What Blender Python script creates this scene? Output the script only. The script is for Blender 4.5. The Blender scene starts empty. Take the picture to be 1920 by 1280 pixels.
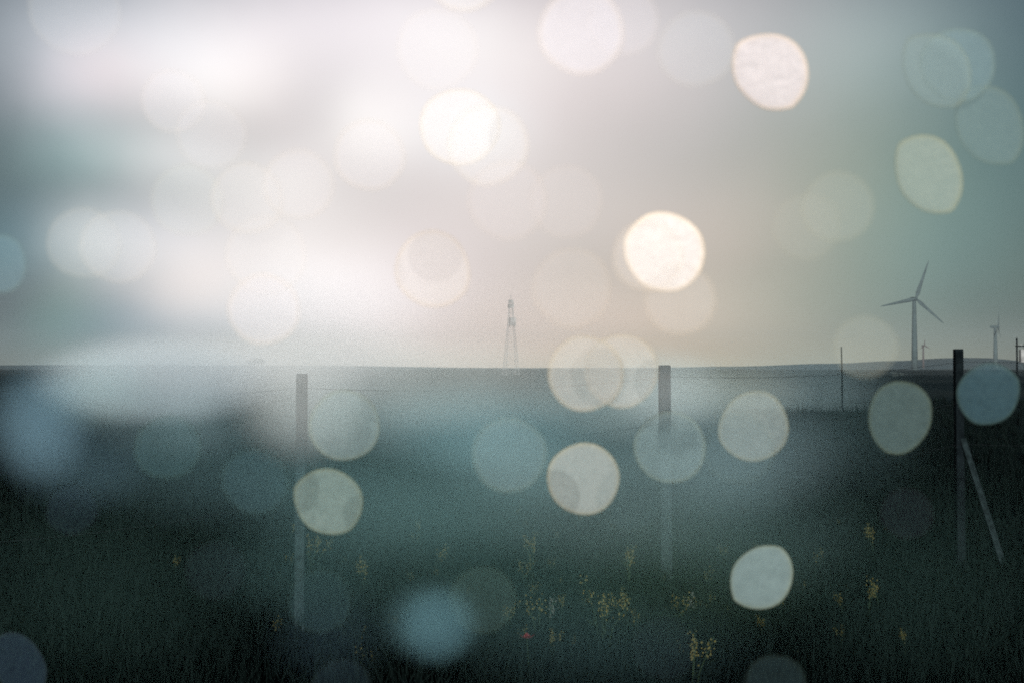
import bpy, math, random
import numpy as np
from mathutils import Vector, Matrix
R = math.radians
random.seed(7)
rng = np.random.default_rng(7)
S = bpy.context.scene
COL = S.collection

# ------------------------------------------------------------------ camera
CAM = Vector((0.0, 0.0, 1.6))
FPX = 2133.3                       # focal length in pixels of the 1920 px wide photograph
PITCH = math.atan(50 / FPX)
cd = bpy.data.cameras.new('camera')
cd.lens = 40.0; cd.sensor_width = 36.0
cd.clip_start = 0.01; cd.clip_end = 20000.0
cd.dof.use_dof = True
cd.dof.focus_distance = 0.8
cd.dof.aperture_fstop = 40.0
cam = bpy.data.objects.new('camera', cd); COL.objects.link(cam)
cam.location = CAM
cam.rotation_euler = (R(90) + PITCH, 0, 0)
S.camera = cam

# ------------------------------------------------------------------ sun, sky, exposure
SUN_EL, SUN_AZ = 12.0, 188.0        # low, behind the photographer, in place of a camera flash
sd = bpy.data.lights.new('flash_sun', 'SUN'); sd.energy = 5.0; sd.angle = R(0.5); sd.color = (1.0, 0.985, 0.96)
flash_sun = bpy.data.objects.new('flash_sun', sd); COL.objects.link(flash_sun)
d = Vector((math.sin(R(SUN_AZ)) * math.cos(R(SUN_EL)), math.cos(R(SUN_AZ)) * math.cos(R(SUN_EL)), math.sin(R(SUN_EL))))
flash_sun.rotation_euler = (-d).to_track_quat('-Z', 'Y').to_euler()

BASE = (0.0100, 0.0200, 0.0250)
LOBES = [
    (-0.2581, 0.2370, 0.0563, 0.0375, (0.480, 0.408, 0.366)),
    (-0.3442, 0.2603, 0.0797, 0.0422, (0.380, 0.404, 0.434)),
    (-0.1314, 0.2952, 0.1219, 0.0516, (0.723, 0.651, 0.665)),
    (-0.0424, 0.2109, 0.0516, 0.0352, (0.215, 0.206, 0.216)),
    (0.0094, 0.2447, 0.1031, 0.0750, (0.138, 0.112, 0.097)),
    (-0.1857, 0.0874, 0.0609, 0.0516, (0.492, 0.451, 0.433)),
    (-0.3430, 0.1014, 0.0609, 0.0281, (0.000, 0.043, 0.058)),
    (-0.1490, 0.0417, 0.0609, 0.0375, (0.435, 0.450, 0.488)),
    (-0.2265, 0.1546, 0.0516, 0.0234, (0.215, 0.214, 0.202)),
    (-0.0047, 0.1355, 0.1406, 0.0703, (0.491, 0.428, 0.404)),
    (0.0889, 0.0607, 0.1641, 0.0750, (0.082, 0.067, 0.045)),
    (0.1360, 0.2864, 0.1172, 0.0703, (0.461, 0.374, 0.357)),
    (0.2713, 0.2404, 0.1172, 0.0938, (0.000, 0.037, 0.044)),
    (-0.0749, 0.0607, 0.0750, 0.0656, (0.240, 0.190, 0.214)),
    (-0.3002, 0.0313, 0.0750, 0.0328, (0.000, 0.142, 0.242)),
    (0.0187, 0.0000, 0.3281, 0.0234, (0.318, 0.261, 0.157)),
    (-0.4041, 0.1033, 0.0563, 0.0281, (0.000, 0.046, 0.072)),
    (-0.1218, 0.2073, 0.0328, 0.0281, (0.358, 0.348, 0.325)),
    (-0.2603, 0.2411, 0.0281, 0.0234, (0.000, 0.013, 0.009)),
    (-0.0330, 0.2064, 0.0281, 0.0211, (0.031, 0.078, 0.081)),
    (-0.3441, 0.2436, 0.0281, 0.0234, (0.078, 0.012, 0.000)),
    (-0.3007, 0.1073, 0.0563, 0.0281, (0.473, 0.427, 0.441)),
    (0.2041, 0.1553, 0.0703, 0.0703, (0.036, 0.014, 0.000)),
    (0.3137, 0.1289, 0.0938, 0.0938, (0.000, 0.083, 0.064)),
    (-0.0377, 0.2800, 0.0563, 0.0281, (0.056, 0.081, 0.066)),
    (-0.3876, 0.0564, 0.0469, 0.0188, (0.034, 0.000, 0.000)),
    (0.1582, 0.0417, 0.0938, 0.0281, (0.254, 0.256, 0.210)),
    (-0.3729, 0.2243, 0.0281, 0.0234, (0.196, 0.171, 0.182)),
    (-0.3601, 0.1744, 0.0422, 0.0234, (0.109, 0.186, 0.178)),
    (-0.2882, 0.1741, 0.0375, 0.0188, (0.299, 0.282, 0.282)),
    (-0.3636, 0.1006, 0.0234, 0.0234, (0.206, 0.184, 0.157)),
    (-0.3754, 0.0436, 0.0234, 0.0234, (0.009, 0.054, 0.013)),
    (-0.3001, 0.0134, 0.0563, 0.0188, (0.000, 0.000, 0.008)),
    (-0.1861, 0.1784, 0.0328, 0.0281, (0.190, 0.168, 0.169)),
    (0.1121, 0.0326, 0.0938, 0.0281, (0.081, 0.000, 0.000)),
    (0.1812, 0.1104, 0.0703, 0.0375, (0.177, 0.116, 0.102)),
    (0.1360, 0.2950, 0.0563, 0.0281, (0.008, 0.031, 0.035)),
    (0.2926, 0.1739, 0.0703, 0.0563, (0.086, 0.036, 0.000)),
    (0.3553, 0.0834, 0.0563, 0.0563, (0.042, 0.053, 0.066)),
    (0.3147, 0.2670, 0.0563, 0.0375, (0.108, 0.126, 0.115)),
    (-0.2831, 0.0585, 0.0422, 0.0281, (0.503, 0.373, 0.309)),
    (-0.0281, 0.0328, 0.1172, 0.0281, (0.181, 0.129, 0.104)),
]

w = bpy.data.worlds.new('World'); S.world = w; w.use_nodes = True
nt = w.node_tree; nt.nodes.clear()
N = nt.nodes.new; LK = nt.links.new
out = N('ShaderNodeOutputWorld'); bg = N('ShaderNodeBackground'); LK(bg.outputs[0], out.inputs[0])
bg.inputs[1].default_value = 0.1
sky = N('ShaderNodeTexSky'); sky.sky_type = 'NISHITA'; sky.sun_disc = False
sky.sun_elevation = R(SUN_EL); sky.sun_rotation = R(SUN_AZ); sky.dust_density = 4
tc = N('ShaderNodeTexCoord'); sep = N('ShaderNodeSeparateXYZ'); LK(tc.outputs['Generated'], sep.inputs[0])
def M(op, a, b=None):
    n = N('ShaderNodeMath'); n.operation = op
    for i, v in enumerate((a, b)):
        if v is None: continue
        if isinstance(v, (int, float)): n.inputs[i].default_value = v
        else: LK(v, n.inputs[i])
    return n.outputs[0]
def VM(op, a, b=None, s=None):
    n = N('ShaderNodeVectorMath'); n.operation = op
    for i, v in enumerate((a, b)):
        if v is None: continue
        if isinstance(v, tuple): n.inputs[i].default_value = v
        else: LK(v, n.inputs[i])
    if s is not None: LK(s, n.inputs['Scale'])
    return n.outputs['Value' if op == 'DOT_PRODUCT' else 'Vector']
az = M('ARCTAN2', sep.outputs[0], sep.outputs[1]); el = M('ARCSINE', sep.outputs[2])
# ragged edges: the position of every soft glow lobe is pushed about by noise
cn = N('ShaderNodeTexNoise'); cn.inputs['Scale'].default_value = 9; cn.inputs['Detail'].default_value = 3
LK(tc.outputs['Generated'], cn.inputs['Vector'])
off = VM('MULTIPLY', VM('SUBTRACT', cn.outputs['Color'], (.5, .5, .5)), (.035, .025, 0))
cmb = N('ShaderNodeCombineXYZ'); LK(az, cmb.inputs[0]); LK(el, cmb.inputs[1])
pos = VM('ADD', cmb.outputs[0], off)
acc = VM('SCALE', sky.outputs[0]); acc.node.inputs['Scale'].default_value = 0.25   # what comes through the overcast
acc = VM('ADD', acc, tuple(10 * c for c in BASE))
for (a, e, sa, se, c) in LOBES:                       # soft glow lobes put into the sky colour, placed by azimuth and elevation
    q = VM('MULTIPLY', VM('SUBTRACT', pos, (a, e, 0)), (1 / sa, 1 / se, 0))
    g = M('POWER', math.e, M('MULTIPLY', VM('DOT_PRODUCT', q, q), -0.5))
    acc = VM('ADD', acc, VM('SCALE', tuple(10 * v for v in c), None, g))
LK(acc, bg.inputs[0])

S.view_settings.view_transform = 'Standard'; S.view_settings.look = 'None'
S.view_settings.exposure = 0.0; S.view_settings.gamma = 1.0
S.render.engine = 'CYCLES'
cy = S.cycles
cy.use_adaptive_sampling = False
cy.use_denoising = False           # the residual noise stands for the film grain
cy.transparent_max_bounces = 40; cy.max_bounces = 6; cy.volume_bounces = 1
cy.volume_step_rate = 2.0; cy.volume_max_steps = 64

# ------------------------------------------------------------------ helpers
def P(px, py, dist):
    """point at depth dist (metres along the view axis) seen at pixel px, py"""
    X = (px - 960) / FPX; Z = -(py - 640) / FPX
    c, s = math.cos(PITCH), math.sin(PITCH)
    return CAM + Vector((X, c - Z * s, s + Z * c)) * dist
def mesh(name, V, F, mat=None, parent=None, smooth=False):
    me = bpy.data.meshes.new(name); me.from_pydata([tuple(v) for v in V], [], F); me.update()
    if smooth:
        for p in me.polygons: p.use_smooth = True
    o = bpy.data.objects.new(name, me); COL.objects.link(o)
    if mat: me.materials.append(mat)
    if parent: o.parent = parent
    return o
def empty(name, loc, rz=0):
    o = bpy.data.objects.new(name, None); COL.objects.link(o); o.location = loc; o.rotation_euler.z = rz
    o.empty_display_size = .1
    return o
def tag(o, label=None, cat=None, group=None, kind=None):
    if label: o['label'] = label
    if cat: o['category'] = cat
    if group: o['group'] = group
    if kind: o['kind'] = kind
    return o
class MB:
    def __init__(s): s.V = []; s.F = []
    def add(s, V, F):
        b = len(s.V); s.V += [tuple(v) for v in V]; s.F += [tuple(b + i for i in f) for f in F]
    def tube(s, pts, rad, n=8, cap=True):
        pts = [Vector(p) for p in pts]
        if not hasattr(rad, '__len__'): rad = [rad] * len(pts)
        V = []; F = []
        for i, p in enumerate(pts):
            t = (pts[min(i + 1, len(pts) - 1)] - pts[max(i - 1, 0)]).normalized()
            a = Vector((0, 0, 1)) if abs(t.z) < .9 else Vector((0, 1, 0))
            u = t.cross(a).normalized(); v = t.cross(u)
            for k in range(n):
                th = 2 * math.pi * k / n + math.pi / n
                V.append(p + (u * math.cos(th) + v * math.sin(th)) * rad[i])
        for i in range(len(pts) - 1):
            for k in range(n):
                F.append((i * n + k, i * n + (k + 1) % n, (i + 1) * n + (k + 1) % n, (i + 1) * n + k))
        if cap:
            F.append(tuple(range(n - 1, -1, -1))); F.append(tuple((len(pts) - 1) * n + k for k in range(n)))
        s.add(V, F)
    def box(s, c, d, rz=0):
        c = Vector(c); M3 = Matrix.Rotation(rz, 3, 'Z')
        V = [c + M3 @ Vector((x * d[0] / 2, y * d[1] / 2, z * d[2] / 2)) for x in (-1, 1) for y in (-1, 1) for z in (-1, 1)]
        s.add(V, [(0, 1, 3, 2), (4, 6, 7, 5), (0, 4, 5, 1), (2, 3, 7, 6), (0, 2, 6, 4), (1, 5, 7, 3)])
    def build(s, name, mat, parent=None, smooth=False): return mesh(name, s.V, s.F, mat, parent, smooth)

def mat(name, col, rough=.8, var=.35, scale=8, bump=0.0, col2=None, metal=0, spec=.0):
    m = bpy.data.materials.new(name); m.use_nodes = True
    t = m.node_tree; b = t.nodes['Principled BSDF']
    n = t.nodes.new('ShaderNodeTexNoise'); n.inputs['Scale'].default_value = scale; n.inputs['Detail'].default_value = 6
    tcx = t.nodes.new('ShaderNodeTexCoord'); t.links.new(tcx.outputs['Object'], n.inputs['Vector'])
    r = t.nodes.new('ShaderNodeValToRGB')
    r.color_ramp.elements[0].position = .35; r.color_ramp.elements[1].position = .65
    r.color_ramp.elements[0].color = (*[c * (1 - var) for c in col], 1)
    r.color_ramp.elements[1].color = (*(col2 or [min(1, c * (1 + var)) for c in col]), 1)
    t.links.new(n.outputs['Fac'], r.inputs[0]); t.links.new(r.outputs[0], b.inputs['Base Color'])
    b.inputs['Roughness'].default_value = rough; b.inputs['Metallic'].default_value = metal
    b.inputs['Specular IOR Level'].default_value = spec
    if bump:
        bp = t.nodes.new('ShaderNodeBump'); bp.inputs['Strength'].default_value = bump
        t.links.new(n.outputs['Fac'], bp.inputs['Height']); t.links.new(bp.outputs[0], b.inputs['Normal'])
    return m

m_conc = mat('weathered_concrete', (.014, .022, .024), scale=25, bump=.3)
m_wood = mat('old_grey_timber', (.0055, .0085, .010), scale=18, bump=.4)
m_wire = mat('rusty_wire', (.010, .013, .015), scale=60)
m_steel = mat('galvanised_steel', (.26, .27, .27), scale=1)
m_turb = mat('turbine_grey_paint', (.06, .085, .09), scale=.2, var=.15)
m_red = mat('turbine_red_paint', (.07, .055, .055), scale=.2, var=.15)
m_leaf = mat('leaf_green', (.014, .024, .014), scale=12)
m_bush = mat('bush_green', (.07, .09, .09), scale=2)
m_yel = mat('yellow_petals', (.085, .080, .028), scale=90, var=.3)
m_white = mat('white_petals', (.10,.12,.11), scale=90, var=.2)
m_poppy = mat('red_petals', (.10, .018, .022), scale=90, var=.2)

# ------------------------------------------------------------------ ground, hills
def gh(x, y):
    """height of the ground"""
    r = math.hypot(x, y)
    h = 0.0
    if 4 < r < 60: h += .05 * math.sin(x * .9 + 1.3) * math.sin(y * .7) * min(1, (r - 4) / 6)
    # the near field breaks off some 260 m away, the land dips and the far plain lies beyond
    h -= 1.2 * min(1, max(0, (y - 268) / 40)) * (1 - min(1, max(0, (y - 500) / 300)))
    return h
g_near = MB()
rad = [0.0] + [1.5 * 1.0855 ** i for i in range(96)]
rad = [r for r in rad if r < 3400] + [3400]
NA = 180
V = []; F = []
for i, r in enumerate(rad):
    for k in range(NA):
        a = 2 * math.pi * k / NA
        x, y = r * math.sin(a), r * math.cos(a); V.append((x, y, gh(x, y)))
for i in range(len(rad) - 1):
    for k in range(NA):
        k2 = (k + 1) % NA
        if i == 0: F.append((0, NA + k2, NA + k))
        else: F.append((i * NA + k, i * NA + k2, (i + 1) * NA + k2, (i + 1) * NA + k))
mg = bpy.data.materials.new('meadow_ground'); mg.use_nodes = True
t = mg.node_tree; b = t.nodes['Principled BSDF']; b.inputs['Roughness'].default_value = .95; b.inputs['Specular IOR Level'].default_value = 0
tcx = t.nodes.new('ShaderNodeTexCoord')
def noise(scale, det=8, vec=None, stretch=None):
    n = t.nodes.new('ShaderNodeTexNoise'); n.inputs['Scale'].default_value = scale; n.inputs['Detail'].default_value = det
    if stretch:
        mp = t.nodes.new('ShaderNodeMapping'); mp.inputs['Scale'].default_value = stretch
        t.links.new(tcx.outputs['Object'], mp.inputs[0]); t.links.new(mp.outputs[0], n.inputs['Vector'])
    else: t.links.new(tcx.outputs['Object'], n.inputs['Vector'])
    return n.outputs['Fac']
n1 = noise(3.0); n2 = noise(.02, 5, stretch=(.25, 1, 1))
def ramp(fac, stops):
    r = t.nodes.new('ShaderNodeValToRGB'); e = r.color_ramp.elements
    while len(e) < len(stops): e.new(.5)
    for q, (p, c) in zip(e, stops): q.position = p; q.color = (*c, 1)
    t.links.new(fac, r.inputs[0]); return r.outputs[0]
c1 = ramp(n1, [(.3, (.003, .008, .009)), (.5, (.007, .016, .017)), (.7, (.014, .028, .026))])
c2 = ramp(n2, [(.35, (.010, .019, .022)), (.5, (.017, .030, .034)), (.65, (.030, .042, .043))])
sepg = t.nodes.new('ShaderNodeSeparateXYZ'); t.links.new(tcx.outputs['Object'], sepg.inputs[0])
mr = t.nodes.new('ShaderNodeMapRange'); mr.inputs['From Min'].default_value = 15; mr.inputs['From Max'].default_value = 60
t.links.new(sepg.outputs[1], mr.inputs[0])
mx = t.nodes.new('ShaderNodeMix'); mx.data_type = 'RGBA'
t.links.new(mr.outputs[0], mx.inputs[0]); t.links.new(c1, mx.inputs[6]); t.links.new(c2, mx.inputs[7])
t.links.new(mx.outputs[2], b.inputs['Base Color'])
bp = t.nodes.new('ShaderNodeBump'); bp.inputs['Strength'].default_value = .8; bp.inputs['Distance'].default_value = .05
t.links.new(n1, bp.inputs['Height']); t.links.new(bp.outputs[0], b.inputs['Normal'])
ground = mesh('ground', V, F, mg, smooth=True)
tag(ground, 'dark open grassland stretching to the horizon under haze', 'ground', kind='structure')

# low hills: a long ridge 2.5 km off, highest towards the right
V = []; F = []
prof = [(-1400, 8), (-900, 9), (-500, 8), (0, 2.5), (300, 3), (500, 6), (700, 12), (850, 18), (960, 24), (1010, 25), (1080, 18), (1160, 11), (1500, 9)]
def ph(x):
    for (x0, h0), (x1, h1) in zip(prof, prof[1:]):
        if x0 <= x <= x1:
            q = (x - x0) / (x1 - x0); q = q * q * (3 - 2 * q); return h0 + (h1 - h0) * q
    return 8
XS = [-1400 + i * 20 for i in range(146)]; YS = [0, .15, .35, .6, .8, 1, 1.3, 1.7, 2]
for j, q in enumerate(YS):
    for x in XS:
        prof_y = math.sin(math.pi * min(q, 2) / 2)
        V.append((x, 2100 + 420 * q, -1.0 + (ph(x) + 1) * prof_y + random.uniform(-.15, .15) * (0 < j < 8)))
for j in range(len(YS) - 1):
    for i in range(len(XS) - 1):
        F.append((j * len(XS) + i, j * len(XS) + i + 1, (j + 1) * len(XS) + i + 1, (j + 1) * len(XS) + i))
m_hill = mat('hill_grass', (.02, .045, .058), scale=.01)
tag(mesh('hills', V, F, m_hill, smooth=True), 'long low misty ridge on the horizon, rising to the right', 'hills', kind='structure')

# ------------------------------------------------------------------ grass (nobody could count it)
def grass(name, n, r0, r1, hmin, hmax, wd, label, material, half=R(28)):
    u = rng.random(n); r = r0 * (r1 / r0) ** u; a = (rng.random(n) * 2 - 1) * half
    x = r * np.sin(a); y = r * np.cos(a)
    clump = .5 + .5 * np.sin(x * 2.1 + 3 * np.sin(y * 1.3)) * np.sin(y * 1.7 + 2 * np.sin(x * 1.1))
    h = (hmin + (hmax - hmin) * rng.random(n) ** 1.5) * (.45 + .75 * clump)
    z = np.array([gh(p, q) for p, q in zip(x, y)])
    ww = wd * (1 + r / 6)
    fa = rng.random(n) * math.pi; lx = rng.normal(0, .28, n) * h; ly = rng.normal(0, .28, n) * h
    co = np.empty((n, 5, 3))
    dx, dy = np.cos(fa) * ww, np.sin(fa) * ww
    co[:, 0] = np.stack([x - dx, y - dy, z - .02], 1); co[:, 1] = np.stack([x + dx, y + dy, z - .02], 1)
    mxp = x + lx * .35; myp = y + ly * .35; mz = z + h * .6
    co[:, 2] = np.stack([mxp + dx * .75, myp + dy * .75, mz], 1); co[:, 3] = np.stack([mxp - dx * .75, myp - dy * .75, mz], 1)
    co[:, 4] = np.stack([x + lx, y + ly, z + h], 1)
    me = bpy.data.meshes.new(name); me.vertices.add(n * 5); me.vertices.foreach_set('co', co.reshape(-1))
    base = np.arange(n)[:, None] * 5
    loops = np.concatenate([base + np.array([0, 1, 2, 3]), base + np.array([3, 2, 4])], 1).reshape(-1)
    me.loops.add(len(loops)); me.loops.foreach_set('vertex_index', loops.astype(np.int32))
    ls = np.stack([np.arange(n) * 7, np.arange(n) * 7 + 4], 1).reshape(-1)
    me.polygons.add(n * 2); me.polygons.foreach_set('loop_start', ls.astype(np.int32))
    me.update(calc_edges=True); me.validate()
    me.materials.append(material)
    o = bpy.data.objects.new(name, me); COL.objects.link(o)
    return tag(o, label, 'grass', kind='stuff')
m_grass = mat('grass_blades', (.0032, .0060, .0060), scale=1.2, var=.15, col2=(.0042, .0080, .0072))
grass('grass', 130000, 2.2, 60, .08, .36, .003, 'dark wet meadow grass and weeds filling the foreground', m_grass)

# ------------------------------------------------------------------ wildflowers
def copy_tree(o, parent=None):
    c = o.copy(); COL.objects.link(c); c.parent = parent
    for ch in o.children: copy_tree(ch, c)
    return c
def flower_plant(name, h, n_br, petal, seed):
    rn = random.Random(seed)
    root = empty(name, (0, 0, 0))
    st = MB(); lf = MB(); fl = MB()
    for k in range(n_br):
        a = rn.uniform(0, 2 * math.pi); s = rn.uniform(.05, .35) * h
        hh = h * rn.uniform(.7, 1)
        p0 = Vector((0, 0, -.02)); p2 = Vector((math.cos(a) * s, math.sin(a) * s, hh)); p1 = Vector((p2.x * .35, p2.y * .35, hh * .55))
        st.tube([p0, p1, p2], [.004, .003, .0018], 5)
        for q in range(7):
            tt = rn.uniform(.1, .8); c = p0.lerp(p1, tt * 2) if tt < .5 else p1.lerp(p2, tt * 2 - 1)
            b = rn.uniform(0, 2 * math.pi); L = rn.uniform(.03, .08)
            e = c + Vector((math.cos(b) * L, math.sin(b) * L, rn.uniform(0, .04))); sd_ = Vector((-math.sin(b), math.cos(b), 0)) * L * .2
            md = c.lerp(e, .5)
            lf.add([c, md + sd_, e, md - sd_], [(0, 1, 2, 3)])
        for q in range(20):          # blossoms crowd the upper stem in a plume
            tt = rn.uniform(.35, 1); c = p1.lerp(p2, tt) + Vector([rn.gauss(0, .016) for _ in range(3)])
            r_ = rn.uniform(.003, .0065)
            fl.add([c + Vector((r_, 0, 0)), c + Vector((0, r_, 0)), c - Vector((r_, 0, 0)), c - Vector((0, r_, 0)), c + Vector((0, 0, r_ * 1.3)), c - Vector((0, 0, r_))],
                   [(0, 1, 4), (1, 2, 4), (2, 3, 4), (3, 0, 4), (1, 0, 5), (2, 1, 5), (3, 2, 5), (0, 3, 5)])
    st.build('stem', m_leaf, root); lf.build('leaves', m_leaf, root); fl.build('blossom', petal, root)
    return root
Y1 = flower_plant('yellow_wildflower', .42, 3, m_yel, 1)
Y2 = flower_plant('yellow_wildflower', .50, 5, m_yel, 2)
Y3 = flower_plant('yellow_wildflower', .36, 2, m_yel, 3)
W1 = flower_plant('white_wildflower', .34, 2, m_white, 4)
used = set()
def plant(proto, px, py, sc, label, group, cat='wildflower', dist=None):
    """blossom tip seen at px, py"""
    h = {Y1: .42, Y2: .5, Y3: .36, W1: .34}[proto] * sc * .85
    d_ = (1.6 - h) * FPX / (py - 690)
    o = proto if proto.name not in used else copy_tree(proto)
    used.add(proto.name)
    p = P(px, py, d_); o.location = (p.x, p.y, gh(p.x, p.y)); o.scale = (sc,) * 3; o.rotation_euler.z = random.uniform(0, 6.28)
    return tag(o, label, cat, group)
GY = 'yellow wildflowers in the meadow'
plant(Y2, 1130, 1095, 1.0, 'largest branching yellow wildflower, centre right of the foreground, below the two bright drops', GY)
plant(Y1, 1180, 1110, .9, 'yellow flower spike leaning just right of the largest yellow wildflower', GY)
plant(Y3, 1010, 1112, 1.0, 'yellow wildflower left of the largest one, beside a white one', GY)
plant(W1, 1028, 1122, .8, 'small white wildflower left of the largest yellow wildflower', 'white wildflowers in the meadow')
plant(Y1, 1297, 1195, 1.0, 'tall narrow yellow flower spike near the bottom edge, right of centre', GY)
plant(Y3, 1273, 1102, .9, 'small yellow wildflower left of the bright tilted drop', GY)
plant(W1, 1303, 1112, .7, 'tiny white wildflower just left of the bright tilted drop', 'white wildflowers in the meadow')
plant(Y3, 1318, 1060, .8, 'dim orange-yellow wildflower above left of the bright tilted drop', GY)
plant(Y1, 1178, 1030, 1.0, 'yellow flower stalk standing under the middle fence post', GY)
plant(Y1, 1000, 1008, 1.0, 'pale yellow wildflower below left of the round bright drop', GY)
plant(Y3, 985, 1042, .8, 'low yellow wildflower left below the round bright drop', GY)
plant(Y2, 585, 995, .9, 'cluster of yellow blossom at the foot of the left fence post', GY)
plant(Y3, 560, 975, .8, 'yellow wildflower touching the lower left of the bright drop by the left post', GY)
plant(Y3, 325, 1045, .55, 'lone faint yellow wildflower in the dark left foreground', GY)
plant(Y3, 510, 1157, .6, 'single yellow dot of a flower low in the dark left foreground', GY)
plant(Y1, 690, 1050, .9, 'yellow wildflower low between the left post and the centre', GY)
plant(Y3, 820, 1020, .9, 'pale yellow wildflower group in the centre meadow, left of the round bright drop', GY)
plant(Y1, 1640, 990, .9, 'faint yellow wildflower left of the right post, in the dark meadow', GY)
plant(Y3, 1650, 1085, .9, 'dim yellow wildflower in the dark lower right meadow', GY)
plant(Y3, 1525, 1030, .8, 'faint yellow wildflower right of the bright tilted drop', GY)
for k in range(60):
    px = random.uniform(480, 1700); py = random.uniform(955, 1240)
    plant(random.choice((Y1, Y3, Y3)), px, py, random.uniform(.3, .62), 'small dim yellow wildflower scattered in the dark meadow grass', 'scattered small yellow wildflowers')
# the one red poppy
pop = empty('poppy', (0, 0, 0)); pb = MB(); pb.tube([(0, 0, -.02), (.01, 0, .15), (.0, 0, .30)], [.003, .002, .002], 5); pb.build('stem', m_leaf, pop)
pf = MB()
for k in range(4):
    a = k * math.pi / 2
    c0 = Vector((0, 0, .30)); dr = Vector((math.cos(a), math.sin(a), 0)); sd_ = Vector((-math.sin(a), math.cos(a), 0))
    pf.add([c0, c0 + dr * .02 + sd_ * .018 + Vector((0, 0, .008)), c0 + dr * .038 + Vector((0, 0, .022)), c0 + dr * .02 - sd_ * .018 + Vector((0, 0, .008))], [(0, 1, 2, 3)])
pf.build('petals', m_poppy, pop)
d_ = 1.28 * FPX / (1185 - 690); p = P(988, 1185, d_); pop.location = (p.x, p.y, gh(p.x, p.y))
tag(pop, 'single red poppy low in the dark foreground, left of the tall yellow spike', 'poppy')

# ------------------------------------------------------------------ fence of three posts
fence = empty('wire_fence', P(1243, 690, 8.0) * 1)
fence.location.z = 0
tag(fence, 'old wire fence of three square posts with sagging wires crossing the meadow', 'fence')
FO = fence.location.copy()
posts = []
def post(px, ytop, dist, wpx, label, m):
    tp = P(px, ytop, dist); wd = wpx * dist / FPX
    o = MB(); hgt = tp.z
    o.box((0, 0, hgt / 2 - .1), (wd, wd, hgt + .2))
    ob = o.build('post', m, fence)
    bv = ob.modifiers.new('bevel', 'BEVEL'); bv.width = .006; bv.segments = 2
    ob.location = Vector((tp.x, tp.y, 0)) - FO; ob['label'] = label
    ob.rotation_euler = (random.uniform(-.01, .01), random.uniform(-.008, .008), 0)
    posts.append((Vector((tp.x, tp.y, hgt)), wd))
post(564, 700, 6.5, 19, 'pale left post half lost in pale glow', m_conc)
post(1248, 684, 8.0, 21, 'broad middle post', m_conc)
post(1797, 654, 9.0, 15, 'dark right post with a slanting brace', m_wood)
st = MB(); a_ = P(1805, 822, 8.95); b_ = P(1882, 1062, 8.7)
dirn = (b_ - a_).normalized(); st.tube([a_ - FO, b_ + dirn * .25 - FO], .026, 6); st.build('brace', m_conc, fence)
ext = [posts[0][0] + (posts[0][0] - posts[1][0])] + [q[0] for q in posts] + [posts[2][0] + (posts[2][0] - posts[1][0])]
for lv, (l0, l1, l2) in enumerate(((.08, .08, .10), (.38, .40, .42), (.70, .72, .74))):
    wb = MB(); dz = [l0, l0, l1, l2, l2]
    for (A, B, za, zb) in zip(ext, ext[1:], dz, dz[1:]):
        A2 = Vector((A.x, A.y - .06, A.z - za)); B2 = Vector((B.x, B.y - .06, B.z - zb)); pts = []
        for k in range(15):
            q = k / 14; p = A2.lerp(B2, q); p.z -= (.05 + .02 * lv) * 4 * q * (1 - q); pts.append(p - FO)
        wb.tube(pts, .0016, 4, cap=False)
    wb.build('wire', m_wire, fence)

# thin stake further out
sp = P(1579, 785, 36); sb = MB(); hgt = 135 * 36 / FPX
sb.tube([(0, 0, -.2), (.01, 0, hgt * .5), (-.01, 0, hgt)], [.027, .024, .02], 6)
sk = sb.build('stake', m_wood); sk.location = (sp.x, sp.y, 0)
tag(sk, 'thin bare pole standing in the field between the centre and the right post', 'pole')

# ------------------------------------------------------------------ lattice mast
D = 430; pc = P(958, 697, D); ml = empty('lattice_pylon', (pc.x, pc.y, -1.2), .25)
tag(ml, 'slender lattice pylon standing on the plain, faint in the haze at the centre', 'pylon')
pxm = D / FPX; Hh = 140 * pxm
def wid(z): return (13 - 9.5 * min(1, z / (Hh * .86))) * pxm
for sx in (-1, 1):
    for sy in (-1, 1):
        lb = MB(); lb.tube([(sx * wid(0), sy * wid(0), 0), (sx * wid(Hh * .86), sy * wid(Hh * .86), Hh * .86), (sx * wid(Hh), sy * wid(Hh), Hh)], .10, 5)
        lb.build('leg', m_steel, ml)
br = MB(); nb = 9
for k in range(nb):
    z0, z1 = Hh * .88 * k / nb, Hh * .88 * (k + 1) / nb; w0, w1 = wid(z0), wid(z1)
    for s in (-1, 1):
        br.tube([(-w0, s * w0, z0), (w1, s * w1, z1)], .035, 4); br.tube([(w0, s * w0, z0), (-w1, s * w1, z1)], .035, 4)
        br.tube([(s * w0, -w0, z0), (s * w1, w1, z1)], .035, 4); br.tube([(s * w0, w0, z0), (s * w1, -w1, z1)], .035, 4)
        br.tube([(-w1, s * w1, z1), (w1, s * w1, z1)], .035, 4); br.tube([(s * w1, -w1, z1), (s * w1, w1, z1)], .035, 4)
br.build('bracing', m_steel, ml)
pf = MB(); pf.box((.6, 0, Hh * .72), (2.2, 1.8, 3.0)); pf.box((.6, 0, Hh * .72 - 1.8), (2.8, 2.4, .15)); pf.build('platform', m_steel, ml)
hd = MB(); hd.box((0, 0, Hh * .93), (1.9, 1.9, 1.5)); hd.box((0, 0, Hh * .99), (1.5, 1.5, 1.2)); hd.tube([(0, 0, Hh), (0, 0, Hh + 2.2)], .1, 5); hd.build('antenna_head', m_steel, ml)

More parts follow.
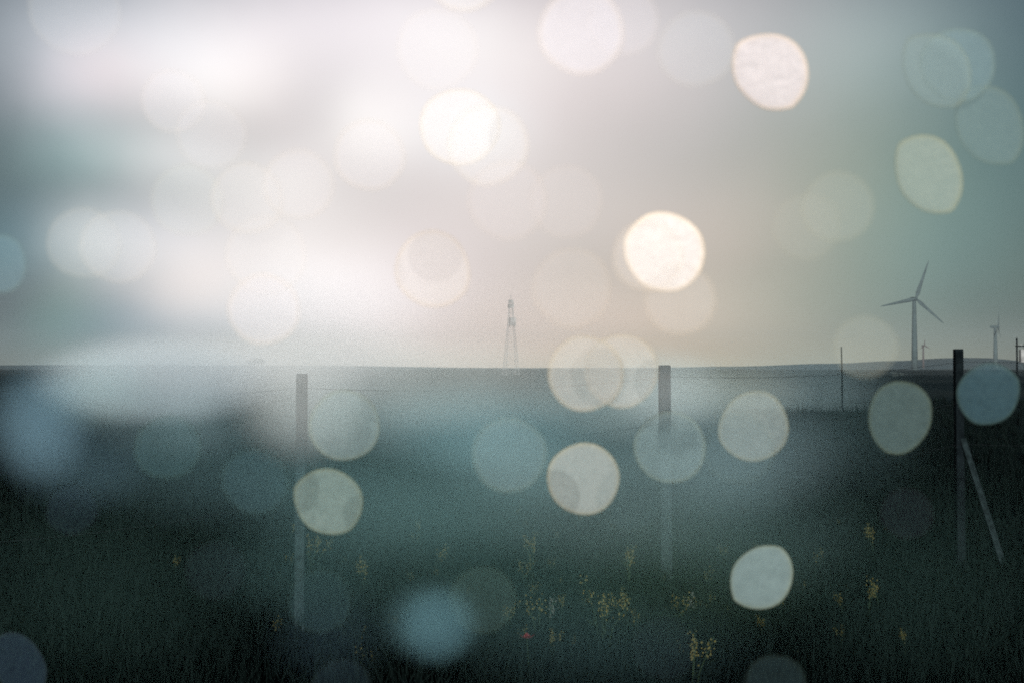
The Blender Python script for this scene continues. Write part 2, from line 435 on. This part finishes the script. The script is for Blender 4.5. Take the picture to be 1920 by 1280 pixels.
# ------------------------------------------------------------------ wind turbines
def turbine(px, hub_y, base_y, dist, blade_px, angles, yaw, label, m, base_z=None, thick=1.0):
    k = dist / FPX; hub = P(px, hub_y, dist); bz = P(px, base_y, dist).z
    root = empty('wind_turbine', (hub.x, hub.y, bz)); tag(root, label, 'wind turbine', 'wind turbines beyond the fields')
    H = hub.z - bz; tw = MB(); tw.tube([(0, 0, 0), (0, 0, H * .5), (0, 0, H - 1.0)], [2.9 * thick, 2.3 * thick, 1.6 * thick], 16); tw.build('tower', m, root, True)
    rt = Matrix.Rotation(yaw, 3, 'Z')
    nc = MB(); nc.box(rt @ Vector((0, 1.5, H + .2)), (3.2 * thick, 9 * thick, 3.4 * thick), yaw); n_ = nc.build('nacelle', m, root)
    bv = n_.modifiers.new('bevel', 'BEVEL'); bv.width = .8; bv.segments = 3
    hb = MB(); c = Vector((0, -4.2, H + .2))
    hb.tube([rt @ (c + Vector((0, y, 0))) for y in (1.2, .5, -.8, -1.7, -2.1)], [1.5 * thick, 1.7 * thick, 1.5 * thick, .9 * thick, .2], 14); hb.build('hub', m, root, True)
    L = blade_px * k
    for (an, lf) in angles:
        b = MB(); a = R(an); u = Vector((math.cos(a), 0, math.sin(a))); v = Vector((-math.sin(a), 0, math.cos(a)))
        sec = [(0, .9, .9), (.05, .9, .9), (.16, 1.9, .5), (.35, 1.5, .35), (.65, 1.0, .22), (.9, .6, .12), (1, .15, .05)]
        V = []; n = 10
        for q, cw, ct in sec:
            tw_ = R(14 * (1 - q))
            for j in range(n):
                th = 2 * math.pi * j / n; cx = cw * math.cos(th) * thick; cyy = ct * math.sin(th) * thick
                V.append(rt @ (c + Vector((0, -.3, 0)) + u * (L * lf * q) + v * (cx * math.cos(tw_) - cyy * math.sin(tw_)) + Vector((0, 1, 0)) * (cx * math.sin(tw_) + cyy * math.cos(tw_) - 1.5 * q * q)))
        F = [(i * n + j, i * n + (j + 1) % n, (i + 1) * n + (j + 1) % n, (i + 1) * n + j) for i in range(len(sec) - 1) for j in range(n)] + [tuple(range((len(sec) - 1) * n, len(sec) * n))]
        b.add(V, F); b.build('blade', m, root, True)
    return root
turbine(1714, 561, 694, 1300, 75, ((71, 1), (192, .96), (-41, .94)), R(6), 'large three-bladed wind turbine behind the field, left of the right post', m_turb, thick=1.25)
turbine(1866, 613, 690, 1750, 38, ((86, 1), (206, 1), (-34, 1)), R(62), 'smaller wind turbine right of the right post, seen nearly edge on', m_turb, thick=1.25)
turbine(1731, 648, 690, 2050, 11, ((90, 1), (210, 1), (-30, 1)), R(10), 'tiny reddish wind turbine on the ridge just right of the large turbine tower', m_red, thick=.7)

# ------------------------------------------------------------------ twin-pole transformer stand at the right edge
D = 150; pc = P(1914, 690, D); k = D / FPX
tp = empty('transformer_pole', (pc.x, pc.y, 0)); tag(tp, 'dark twin-pole transformer stand cut by the right edge of the picture', 'utility pole')
for sx, tpz in ((-7, 75), (8, 65)):
    o = MB(); o.tube([(sx * k, 0, -.3), (sx * k, 0, tpz * k + .3)], [.13, .10], 8); o.build('pole', m_wood, tp)
o = MB(); o.box((.1, 0, 64 * k), (22 * k, .14, .16)); o.build('crossbar', m_wood, tp)
o = MB(); o.box((4 * k, -.2, 46 * k), (13 * k, .6, 24 * k)); o.build('transformer', m_steel, tp)
o = MB()
for x in (-6, 1, 8):
    o = MB(); o.tube([(x * k, 0, 65 * k), (x * k, 0, 69 * k)], [.06, .04], 6); o.build('insulator', m_steel, tp)


# ------------------------------------------------------------------ far bushes
def bush(px, py_base, dist, wpx, hpx, label, name='bush', seed=0, n=500):
    rn = random.Random(seed); k = dist / FPX; b = P(px, py_base, dist)
    r_ = empty(name, (b.x, b.y, b.z)); tag(r_, label, name)
    tk = MB(); lf = MB()
    for q in range(4):
        tk.tube([(0, 0, -.3), (rn.uniform(-.2, .2) * wpx * k, 0, hpx * k * .6)], [.05 * hpx * k, .015 * hpx * k], 5)
    blobs = [(rn.uniform(-.35, .35), rn.uniform(-.3, .3), rn.uniform(.3, .8), rn.uniform(.12, .3)) for _ in range(9)]
    for q in range(n):
        bx, by, bz, br_ = rn.choice(blobs); dv = Vector((rn.gauss(0, 1), rn.gauss(0, 1), rn.gauss(0, 1))).normalized() * br_ * rn.uniform(.4, 1)
        c = Vector(((bx + dv.x) * wpx * k, (by + dv.y) * wpx * k, max(.02, (bz + dv.z * .8)) * hpx * k)); s = rn.uniform(.03, .07) * hpx * k
        u = Vector((rn.gauss(0, 1), rn.gauss(0, 1), rn.gauss(0, 1))).normalized(); v = u.orthogonal().normalized()
        lf.add([c - u * s, c + v * s * .6, c + u * s, c - v * s * .6], [(0, 1, 2, 3)])
    tk.build('trunk', m_wood, r_); lf.build('crown', m_bush, r_)
    return r_
bush(1683, 708, 190, 30, 13, 'low dark bush on the field edge below the large wind turbine', seed=1)
bush(480, 693, 900, 34, 27, 'faint grey tree clump on the left horizon, almost lost in white glow', name='tree', seed=2, n=700)

# ------------------------------------------------------------------ raindrops close to the lens, shaped and tinted as their blur discs
md = bpy.data.materials.new('bokeh_drop'); md.use_nodes = True
t = md.node_tree; t.nodes.clear()
def T(k): return t.nodes.new(k)
mo = T('ShaderNodeOutputMaterial'); mixs = T('ShaderNodeMixShader'); tr = T('ShaderNodeBsdfTransparent'); df = T('ShaderNodeBsdfDiffuse')
oi = T('ShaderNodeObjectInfo'); tcx = T('ShaderNodeTexCoord')
at = T('ShaderNodeAttribute'); at.attribute_name = 'rim'
nz = T('ShaderNodeTexNoise'); nz.inputs['Scale'].default_value = 3.5; nz.inputs['Detail'].default_value = 5; nz.inputs['Distortion'].default_value = 1.2
ad = T('ShaderNodeVectorMath'); ad.operation = 'ADD'; cb = T('ShaderNodeCombineXYZ')
rm = T('ShaderNodeMath'); rm.operation = 'MULTIPLY'; rm.inputs[1].default_value = 40
t.links.new(oi.outputs['Random'], rm.inputs[0]); t.links.new(rm.outputs[0], cb.inputs[2])
t.links.new(tcx.outputs['Object'], ad.inputs[0]); t.links.new(cb.outputs[0], ad.inputs[1]); t.links.new(ad.outputs[0], nz.inputs['Vector'])
def TM(op, a, b_=None, c_=None):
    n = T('ShaderNodeMath'); n.operation = op
    for i, v in enumerate((a, b_, c_)):
        if v is None: continue
        if isinstance(v, (int, float)): n.inputs[i].default_value = v
        else: t.links.new(v, n.inputs[i])
    return n.outputs[0]
body = TM('MULTIPLY_ADD', nz.outputs['Fac'], 1.2, .34)                 # uneven glow of the blur disc, put into the opacity
rimv = TM('MULTIPLY', TM('POWER', at.outputs['Fac'], 18), .28)           # brighter blur ring painted at the edge
al = TM('MINIMUM', TM('MULTIPLY', oi.outputs['Alpha'], TM('ADD', body, rimv)), .97)
t.links.new(al, mixs.inputs[0]); t.links.new(tr.outputs[0], mixs.inputs[1]); t.links.new(df.outputs[0], mixs.inputs[2]); t.links.new(mixs.outputs[0], mo.inputs[0])
mc = T('ShaderNodeMix'); mc.data_type = 'RGBA'; mu = T('ShaderNodeMix'); mu.data_type = 'RGBA'; mu.blend_type = 'MULTIPLY'; mu.inputs[0].default_value = 1; mu.inputs[7].default_value = (1.25, 1.05, .72, 1)  # warm fringe of the blur disc coloured into the rim
t.links.new(oi.outputs['Color'], mu.inputs[6]); t.links.new(mu.outputs[2], mc.inputs[7])
t.links.new(TM('MULTIPLY', TM('POWER', at.outputs['Fac'], 20), .9), mc.inputs[0]); t.links.new(oi.outputs['Color'], mc.inputs[6]); t.links.new(mc.outputs[2], df.inputs[0])

def drop(px, py, Rp, alpha, tint, label, dist, asp=1.0, cut=None, depth=0.0, rot=0.0, haze_edge=False):
    n, rings = 64, 12; V = []; F = []; rimw = []
    def rad_(a):
        r = 1.0
        if cut is not None:
            ca = R(cut); R1 = 1.1; cx, cz = -(R1 - 1 + depth) * math.cos(ca), -(R1 - 1 + depth) * math.sin(ca)
            tx, tz = math.cos(a), math.sin(a); bq = tx * cx + tz * cz; cc = cx * cx + cz * cz - R1 * R1
            r = min(r, bq + math.sqrt(max(0, bq * bq - cc)))
        return r * (1 + .012 * math.sin(3 * a + Rp) + .008 * math.sin(5 * a + px))
    rr = [rad_(2 * math.pi * k / n) for k in range(n)]
    for side in (-1, 1):
        b0 = len(V); V.append((0, side * .13, 0)); rimw.append(0)
        for i in range(1, rings + 1):
            q = math.sin(i / rings * math.pi / 2)
            for k in range(n):
                a = 2 * math.pi * k / n
                V.append((math.cos(a) * rr[k] * q, side * .13 * math.sqrt(max(0, 1 - q * q)) , math.sin(a) * rr[k] * q * asp)); rimw.append(q)
        for k in range(n):
            k2 = (k + 1) % n; f = (b0, b0 + 1 + k, b0 + 1 + k2); F.append(f if side < 0 else f[::-1])
            for i in range(rings - 1):
                f = (b0 + 1 + i * n + k, b0 + 1 + (i + 1) * n + k, b0 + 1 + (i + 1) * n + k2, b0 + 1 + i * n + k2); F.append(f if side < 0 else f[::-1])
    o = mesh('raindrop', V, F, md, smooth=True)
    at_ = o.data.attributes.new('rim', 'FLOAT', 'POINT'); at_.data.foreach_set('value', rimw)
    if cut is not None and depth > .15:      # keep the outline centred after one side is cut flatter
        px += math.cos(R(cut)) * depth * Rp * .42; py -= math.sin(R(cut)) * depth * Rp * .42; Rp *= 1 + depth * .22
    s = Rp * dist / FPX
    o.scale = (s, s, s); p = P(px, py, dist); o.location = p
    o.rotation_euler = (PITCH + random.uniform(-.05, .05), R(rot), -math.atan2(p.x, p.y) + random.uniform(-.05, .05))
    o.color = (*tint, 1 - math.sqrt(1 - min(.97, alpha)))  # brightness and hue of the blur disc set through tint and opacity
    return tag(o, label, 'raindrop', 'out-of-focus raindrops hanging before the lens, with their blur glow painted in')
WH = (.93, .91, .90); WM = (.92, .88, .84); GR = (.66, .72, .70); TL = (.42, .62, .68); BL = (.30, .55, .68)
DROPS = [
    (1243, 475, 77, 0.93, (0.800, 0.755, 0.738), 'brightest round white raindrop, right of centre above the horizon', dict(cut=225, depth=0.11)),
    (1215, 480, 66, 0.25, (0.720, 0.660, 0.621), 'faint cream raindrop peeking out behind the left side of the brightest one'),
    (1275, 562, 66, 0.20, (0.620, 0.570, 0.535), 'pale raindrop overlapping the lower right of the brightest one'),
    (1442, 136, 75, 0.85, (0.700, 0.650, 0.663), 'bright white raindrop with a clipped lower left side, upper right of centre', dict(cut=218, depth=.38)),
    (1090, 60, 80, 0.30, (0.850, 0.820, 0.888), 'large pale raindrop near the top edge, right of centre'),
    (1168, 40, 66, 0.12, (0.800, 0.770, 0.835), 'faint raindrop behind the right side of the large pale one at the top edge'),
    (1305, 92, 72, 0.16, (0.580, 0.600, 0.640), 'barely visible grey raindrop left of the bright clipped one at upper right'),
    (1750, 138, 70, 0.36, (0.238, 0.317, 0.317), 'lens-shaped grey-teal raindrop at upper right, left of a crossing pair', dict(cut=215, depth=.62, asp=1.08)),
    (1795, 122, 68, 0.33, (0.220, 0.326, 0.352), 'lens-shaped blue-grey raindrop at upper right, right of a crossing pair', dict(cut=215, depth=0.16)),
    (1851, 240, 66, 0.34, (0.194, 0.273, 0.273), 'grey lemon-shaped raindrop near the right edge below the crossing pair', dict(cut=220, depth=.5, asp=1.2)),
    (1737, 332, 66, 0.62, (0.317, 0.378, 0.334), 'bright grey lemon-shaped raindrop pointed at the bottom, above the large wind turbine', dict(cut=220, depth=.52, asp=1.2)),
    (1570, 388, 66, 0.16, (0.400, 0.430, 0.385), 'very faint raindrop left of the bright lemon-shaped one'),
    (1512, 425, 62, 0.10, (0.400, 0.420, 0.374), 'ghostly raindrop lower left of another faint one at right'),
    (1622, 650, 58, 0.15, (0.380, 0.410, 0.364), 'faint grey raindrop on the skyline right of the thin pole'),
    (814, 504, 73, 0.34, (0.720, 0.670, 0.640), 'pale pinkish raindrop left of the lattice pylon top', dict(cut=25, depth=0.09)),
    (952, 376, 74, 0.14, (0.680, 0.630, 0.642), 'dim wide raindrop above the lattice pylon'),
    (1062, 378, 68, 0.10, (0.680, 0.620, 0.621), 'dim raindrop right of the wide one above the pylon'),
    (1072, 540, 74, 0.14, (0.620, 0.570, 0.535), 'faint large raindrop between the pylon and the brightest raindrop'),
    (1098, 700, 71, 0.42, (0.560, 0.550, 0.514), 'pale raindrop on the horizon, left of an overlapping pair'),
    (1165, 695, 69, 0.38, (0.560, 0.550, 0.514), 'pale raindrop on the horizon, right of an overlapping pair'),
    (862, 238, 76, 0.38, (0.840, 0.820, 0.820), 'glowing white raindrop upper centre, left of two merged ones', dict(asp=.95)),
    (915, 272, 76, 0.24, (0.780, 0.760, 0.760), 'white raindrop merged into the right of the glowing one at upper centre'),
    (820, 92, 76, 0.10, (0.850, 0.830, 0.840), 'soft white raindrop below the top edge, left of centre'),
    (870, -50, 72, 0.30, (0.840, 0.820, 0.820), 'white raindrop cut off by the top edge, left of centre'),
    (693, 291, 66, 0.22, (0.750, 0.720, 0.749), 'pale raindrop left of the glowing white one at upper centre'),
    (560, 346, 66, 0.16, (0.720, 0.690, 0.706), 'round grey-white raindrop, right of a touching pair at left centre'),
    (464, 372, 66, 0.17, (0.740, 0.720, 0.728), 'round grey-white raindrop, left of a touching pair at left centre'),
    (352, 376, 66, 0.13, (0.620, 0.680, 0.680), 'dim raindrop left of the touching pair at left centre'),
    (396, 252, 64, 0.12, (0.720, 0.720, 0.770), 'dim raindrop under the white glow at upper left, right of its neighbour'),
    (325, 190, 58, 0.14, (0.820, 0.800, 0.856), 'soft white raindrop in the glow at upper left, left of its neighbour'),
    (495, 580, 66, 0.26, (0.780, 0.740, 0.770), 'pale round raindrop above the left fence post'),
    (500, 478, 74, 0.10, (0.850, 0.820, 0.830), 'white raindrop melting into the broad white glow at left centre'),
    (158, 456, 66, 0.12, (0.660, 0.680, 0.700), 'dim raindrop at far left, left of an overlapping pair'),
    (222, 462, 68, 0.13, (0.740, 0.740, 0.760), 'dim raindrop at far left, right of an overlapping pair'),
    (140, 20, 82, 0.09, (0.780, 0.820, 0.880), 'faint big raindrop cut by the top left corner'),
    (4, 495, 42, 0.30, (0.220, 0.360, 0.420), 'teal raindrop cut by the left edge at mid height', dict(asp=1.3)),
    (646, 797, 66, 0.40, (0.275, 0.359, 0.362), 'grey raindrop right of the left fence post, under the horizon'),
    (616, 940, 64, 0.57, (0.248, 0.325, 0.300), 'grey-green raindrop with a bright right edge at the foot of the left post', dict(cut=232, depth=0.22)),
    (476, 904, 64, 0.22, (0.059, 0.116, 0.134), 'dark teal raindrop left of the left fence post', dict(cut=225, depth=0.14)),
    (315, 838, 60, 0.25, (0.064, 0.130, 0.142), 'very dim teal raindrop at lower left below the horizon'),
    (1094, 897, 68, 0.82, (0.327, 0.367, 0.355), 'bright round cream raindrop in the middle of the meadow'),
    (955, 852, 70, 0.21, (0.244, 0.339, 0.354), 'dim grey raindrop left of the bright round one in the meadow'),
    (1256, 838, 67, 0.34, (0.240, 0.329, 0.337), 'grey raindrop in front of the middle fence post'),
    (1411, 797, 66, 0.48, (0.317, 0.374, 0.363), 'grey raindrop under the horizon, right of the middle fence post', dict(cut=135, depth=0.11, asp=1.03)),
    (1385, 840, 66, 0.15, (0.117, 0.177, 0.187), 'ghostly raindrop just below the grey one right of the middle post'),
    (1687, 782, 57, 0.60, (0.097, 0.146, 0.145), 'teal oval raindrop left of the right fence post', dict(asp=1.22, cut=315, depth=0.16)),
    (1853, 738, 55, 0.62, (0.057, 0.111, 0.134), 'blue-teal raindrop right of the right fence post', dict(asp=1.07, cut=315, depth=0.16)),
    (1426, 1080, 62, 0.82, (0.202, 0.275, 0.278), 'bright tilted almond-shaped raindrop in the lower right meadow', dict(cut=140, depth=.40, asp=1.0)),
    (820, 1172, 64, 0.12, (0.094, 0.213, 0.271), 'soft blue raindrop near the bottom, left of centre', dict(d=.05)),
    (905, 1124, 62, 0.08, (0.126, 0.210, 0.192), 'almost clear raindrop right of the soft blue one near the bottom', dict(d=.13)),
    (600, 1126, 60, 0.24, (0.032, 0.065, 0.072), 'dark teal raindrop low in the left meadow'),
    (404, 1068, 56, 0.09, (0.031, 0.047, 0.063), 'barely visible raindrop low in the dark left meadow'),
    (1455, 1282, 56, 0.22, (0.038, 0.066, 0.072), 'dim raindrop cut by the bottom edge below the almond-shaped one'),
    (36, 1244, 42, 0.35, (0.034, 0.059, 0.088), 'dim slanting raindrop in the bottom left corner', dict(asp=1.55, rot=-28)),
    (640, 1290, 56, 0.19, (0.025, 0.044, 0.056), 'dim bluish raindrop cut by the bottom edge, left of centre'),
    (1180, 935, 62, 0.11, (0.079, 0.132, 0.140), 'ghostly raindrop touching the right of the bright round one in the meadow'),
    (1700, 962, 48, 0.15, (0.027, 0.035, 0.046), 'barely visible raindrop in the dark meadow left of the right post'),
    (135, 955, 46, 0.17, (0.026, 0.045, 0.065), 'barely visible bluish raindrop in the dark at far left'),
    (1245, 1215, 60, 0.09, (0.021, 0.031, 0.042), 'barely visible raindrop low in the meadow, left of the bottom-edge one'),
]
random.seed(11)
for i, dd in enumerate(DROPS):
    px, py, Rp, alpha, tint, label = dd[:6]; kw = dd[6] if len(dd) > 6 else {}
    dist = kw.pop('d', None) or (.15 + .0011 * i if alpha > .3 else .11 + .0008 * i)
    drop(px, py, Rp, alpha, tint, label, dist, **kw)

# ------------------------------------------------------------------ soft glow and veil added as tinted scattering puffs, and the haze over the land
mm = bpy.data.materials.new('added_glow'); mm.use_nodes = True
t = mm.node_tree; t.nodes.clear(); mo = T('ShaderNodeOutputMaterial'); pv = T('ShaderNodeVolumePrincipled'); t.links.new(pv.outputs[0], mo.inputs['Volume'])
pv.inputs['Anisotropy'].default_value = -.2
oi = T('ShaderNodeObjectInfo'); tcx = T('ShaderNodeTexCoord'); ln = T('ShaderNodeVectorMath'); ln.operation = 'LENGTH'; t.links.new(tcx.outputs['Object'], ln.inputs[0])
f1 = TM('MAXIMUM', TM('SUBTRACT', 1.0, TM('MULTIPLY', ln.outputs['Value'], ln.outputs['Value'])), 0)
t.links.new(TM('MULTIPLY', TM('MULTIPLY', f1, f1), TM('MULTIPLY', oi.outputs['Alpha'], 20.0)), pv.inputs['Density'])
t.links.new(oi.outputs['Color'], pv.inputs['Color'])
GLOW_VEILS = [  # added puffs imitating soft glow and veiling light, each with its own tint
    (300, 712, 170, 62, 1.600, (0.80, 0.93, 1.00), 5.0, 'long white bank of added glow below the horizon at left'),
    (180, 730, 90, 62, 0.278, (0.64, 0.96, 1.00), 4.6, 'soft grey-blue added glow at the left end of the long white bank'),
    (75, 790, 75, 90, 0.450, (0.45, 0.76, 0.95), 3.6, 'blue patch of added glow at the far left under the horizon'),
    (330, 785, 130, 62, 0.203, (0.64, 0.91, 1.00), 4.3, 'blue-grey added glow hanging under the long white bank'),
    (600, 685, 180, 70, 0.910, (0.90, 0.98, 1.00), 9.0, 'dense white added glow behind the left fence post'),
    (660, 775, 140, 70, 0.350, (0.74, 0.97, 1.00), 7.8, 'grey added glow right of the left fence post'),
    (860, 725, 190, 70, 0.521, (0.88, 1.00, 0.99), 5.5, 'thin added glow below the horizon at the centre'),
    (880, 800, 170, 70, 0.326, (0.52, 0.91, 1.00), 4.7, 'thin grey added glow left of the bright round raindrop'),
    (1020, 850, 180, 80, 0.217, (0.54, 0.91, 1.00), 4.4, 'thin added glow around the bright round raindrop'),
    (1180, 740, 160, 70, 0.600, (0.70, 0.93, 0.96), 10.5, 'thin added glow behind the middle fence post, on its left'),
    (1345, 730, 130, 55, 0.320, (0.90, 1.00, 0.90), 11.0, 'warm grey puff of added glow right of the middle fence post'),
    (1370, 840, 170, 100, 0.250, (0.61, 0.91, 1.00), 4.5, 'grey added glow under the raindrop right of the middle post'),
    (1500, 730, 130, 70, 0.170, (0.66, 0.93, 1.00), 42.0, 'thin added glow in the field behind the thin bare pole'),
    (440, 865, 240, 100, 0.095, (0.50, 0.91, 1.00), 4.1, 'thin teal added glow left of the left fence post'),
    (160, 865, 110, 75, 0.110, (0.45, 0.80, 1.00), 3.9, 'dim blue added glow low at the far left'),
    (770, 930, 250, 100, 0.174, (0.52, 0.97, 1.00), 3.9, 'thin added glow low over the left centre meadow'),
    (1150, 930, 240, 110, 0.160, (0.64, 0.98, 1.00), 3.8, 'thin added glow at the foot of the middle fence post'),
    (1400, 990, 180, 110, 0.069, (0.57, 0.99, 1.00), 3.5, 'thin teal added glow above the almond-shaped raindrop'),
    (900, 1070, 300, 120, 0.061, (0.48, 1.00, 0.95), 3.2, 'thinnest teal added glow over the flowering meadow'),
    (1280, 1080, 220, 110, 0.028, (0.50, 1.00, 0.69), 3.0, 'thin added glow around the almond-shaped raindrop'),
    (560, 1050, 150, 90, 0.050, (0.48, 0.98, 1.00), 3.3, 'dim teal added glow in the lower left meadow'),
    (620, 1190, 100, 70, 0.030, (0.40, 0.75, 0.95), 2.7, 'dim blue added glow near the bottom edge, left of centre'),
    (812, 1165, 75, 60, 0.190, (0.42, 0.82, 0.95), 2.6, 'small blue puff of added glow near the bottom left of centre'),
    (1120, 1200, 260, 80, 0.034, (0.48, 0.95, 1.00), 2.8, 'faint dark added veil along the bottom edge'),
    (1600, 800, 110, 120, 0.045, (0.50, 0.88, 0.95), 4.2, 'faint added veil right of the thin bare pole'),
    (600, 600, 150, 80, 0.396, (1.00, 0.98, 0.98), 6.5, 'bright white added glow rising above the left fence post'),
    (930, 610, 230, 90, 0.370, (1.00, 0.98, 0.95), 14.0, 'pale added veil of glow in front of the lattice pylon'),
    (420, 672, 260, 48, 0.511, (1.00, 1.00, 1.00), 15.0, 'low pale added glow dissolving the left horizon'),
    (565, 750, 100, 90, 0.623, (0.93, 1.00, 1.00), 5.0, 'thin added veil of glow just in front of the left fence post'),
    (1247, 725, 90, 60, 0.357, (0.92, 1.00, 1.00), 5.2, 'thin added veil of glow just in front of the middle fence post'),
    (440, 690, 260, 40, 0.370, (0.97, 0.98, 1.00), 5.6, 'thin white added glow across the left horizon'),
    (190, 1090, 280, 170, 0.024, (0.45, 0.95, 0.85), 3.1, 'faint dark added veil over the lower left meadow'),
    (1700, 1080, 260, 170, 0.020, (0.45, 0.95, 0.85), 3.1, 'faint dark added veil over the lower right meadow'),
]
ico = None
for (px, py, rx, ry, tau, colr, dist, label) in GLOW_VEILS:
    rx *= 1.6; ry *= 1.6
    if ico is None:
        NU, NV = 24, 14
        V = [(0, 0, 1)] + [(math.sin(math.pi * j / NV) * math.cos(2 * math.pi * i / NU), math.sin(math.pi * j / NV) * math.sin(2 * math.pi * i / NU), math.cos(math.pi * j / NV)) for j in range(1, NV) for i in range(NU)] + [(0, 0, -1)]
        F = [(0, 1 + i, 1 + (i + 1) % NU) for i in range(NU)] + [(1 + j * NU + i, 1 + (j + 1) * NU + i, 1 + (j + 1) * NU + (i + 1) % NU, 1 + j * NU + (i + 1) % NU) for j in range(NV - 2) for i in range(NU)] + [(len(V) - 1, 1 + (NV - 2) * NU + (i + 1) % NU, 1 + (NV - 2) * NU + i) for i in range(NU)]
        o = mesh('glow_veil', V, F, mm); ico = o
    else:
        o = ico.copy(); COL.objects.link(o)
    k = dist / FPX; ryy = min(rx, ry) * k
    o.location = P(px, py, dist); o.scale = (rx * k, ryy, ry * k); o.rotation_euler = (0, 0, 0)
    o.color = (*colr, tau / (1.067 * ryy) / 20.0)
    tag(o, label, 'glow_veil', kind='stuff')

HAZE = True
if HAZE:
    hb = MB(); hb.box((0, 300, 63.5), (7600, 7800, 133))
    mh = bpy.data.materials.new('thin_haze'); mh.use_nodes = True; t = mh.node_tree; t.nodes.clear()
    mo = T('ShaderNodeOutputMaterial'); pv = T('ShaderNodeVolumePrincipled'); t.links.new(pv.outputs[0], mo.inputs['Volume'])
    pv.inputs['Density'].default_value = 1 / 8000; pv.inputs['Color'].default_value = (.62, .74, .78, 1); pv.inputs['Anisotropy'].default_value = 0
    tag(hb.build('haze', mh), 'thin pale haze over the whole plain', 'haze', kind='stuff')
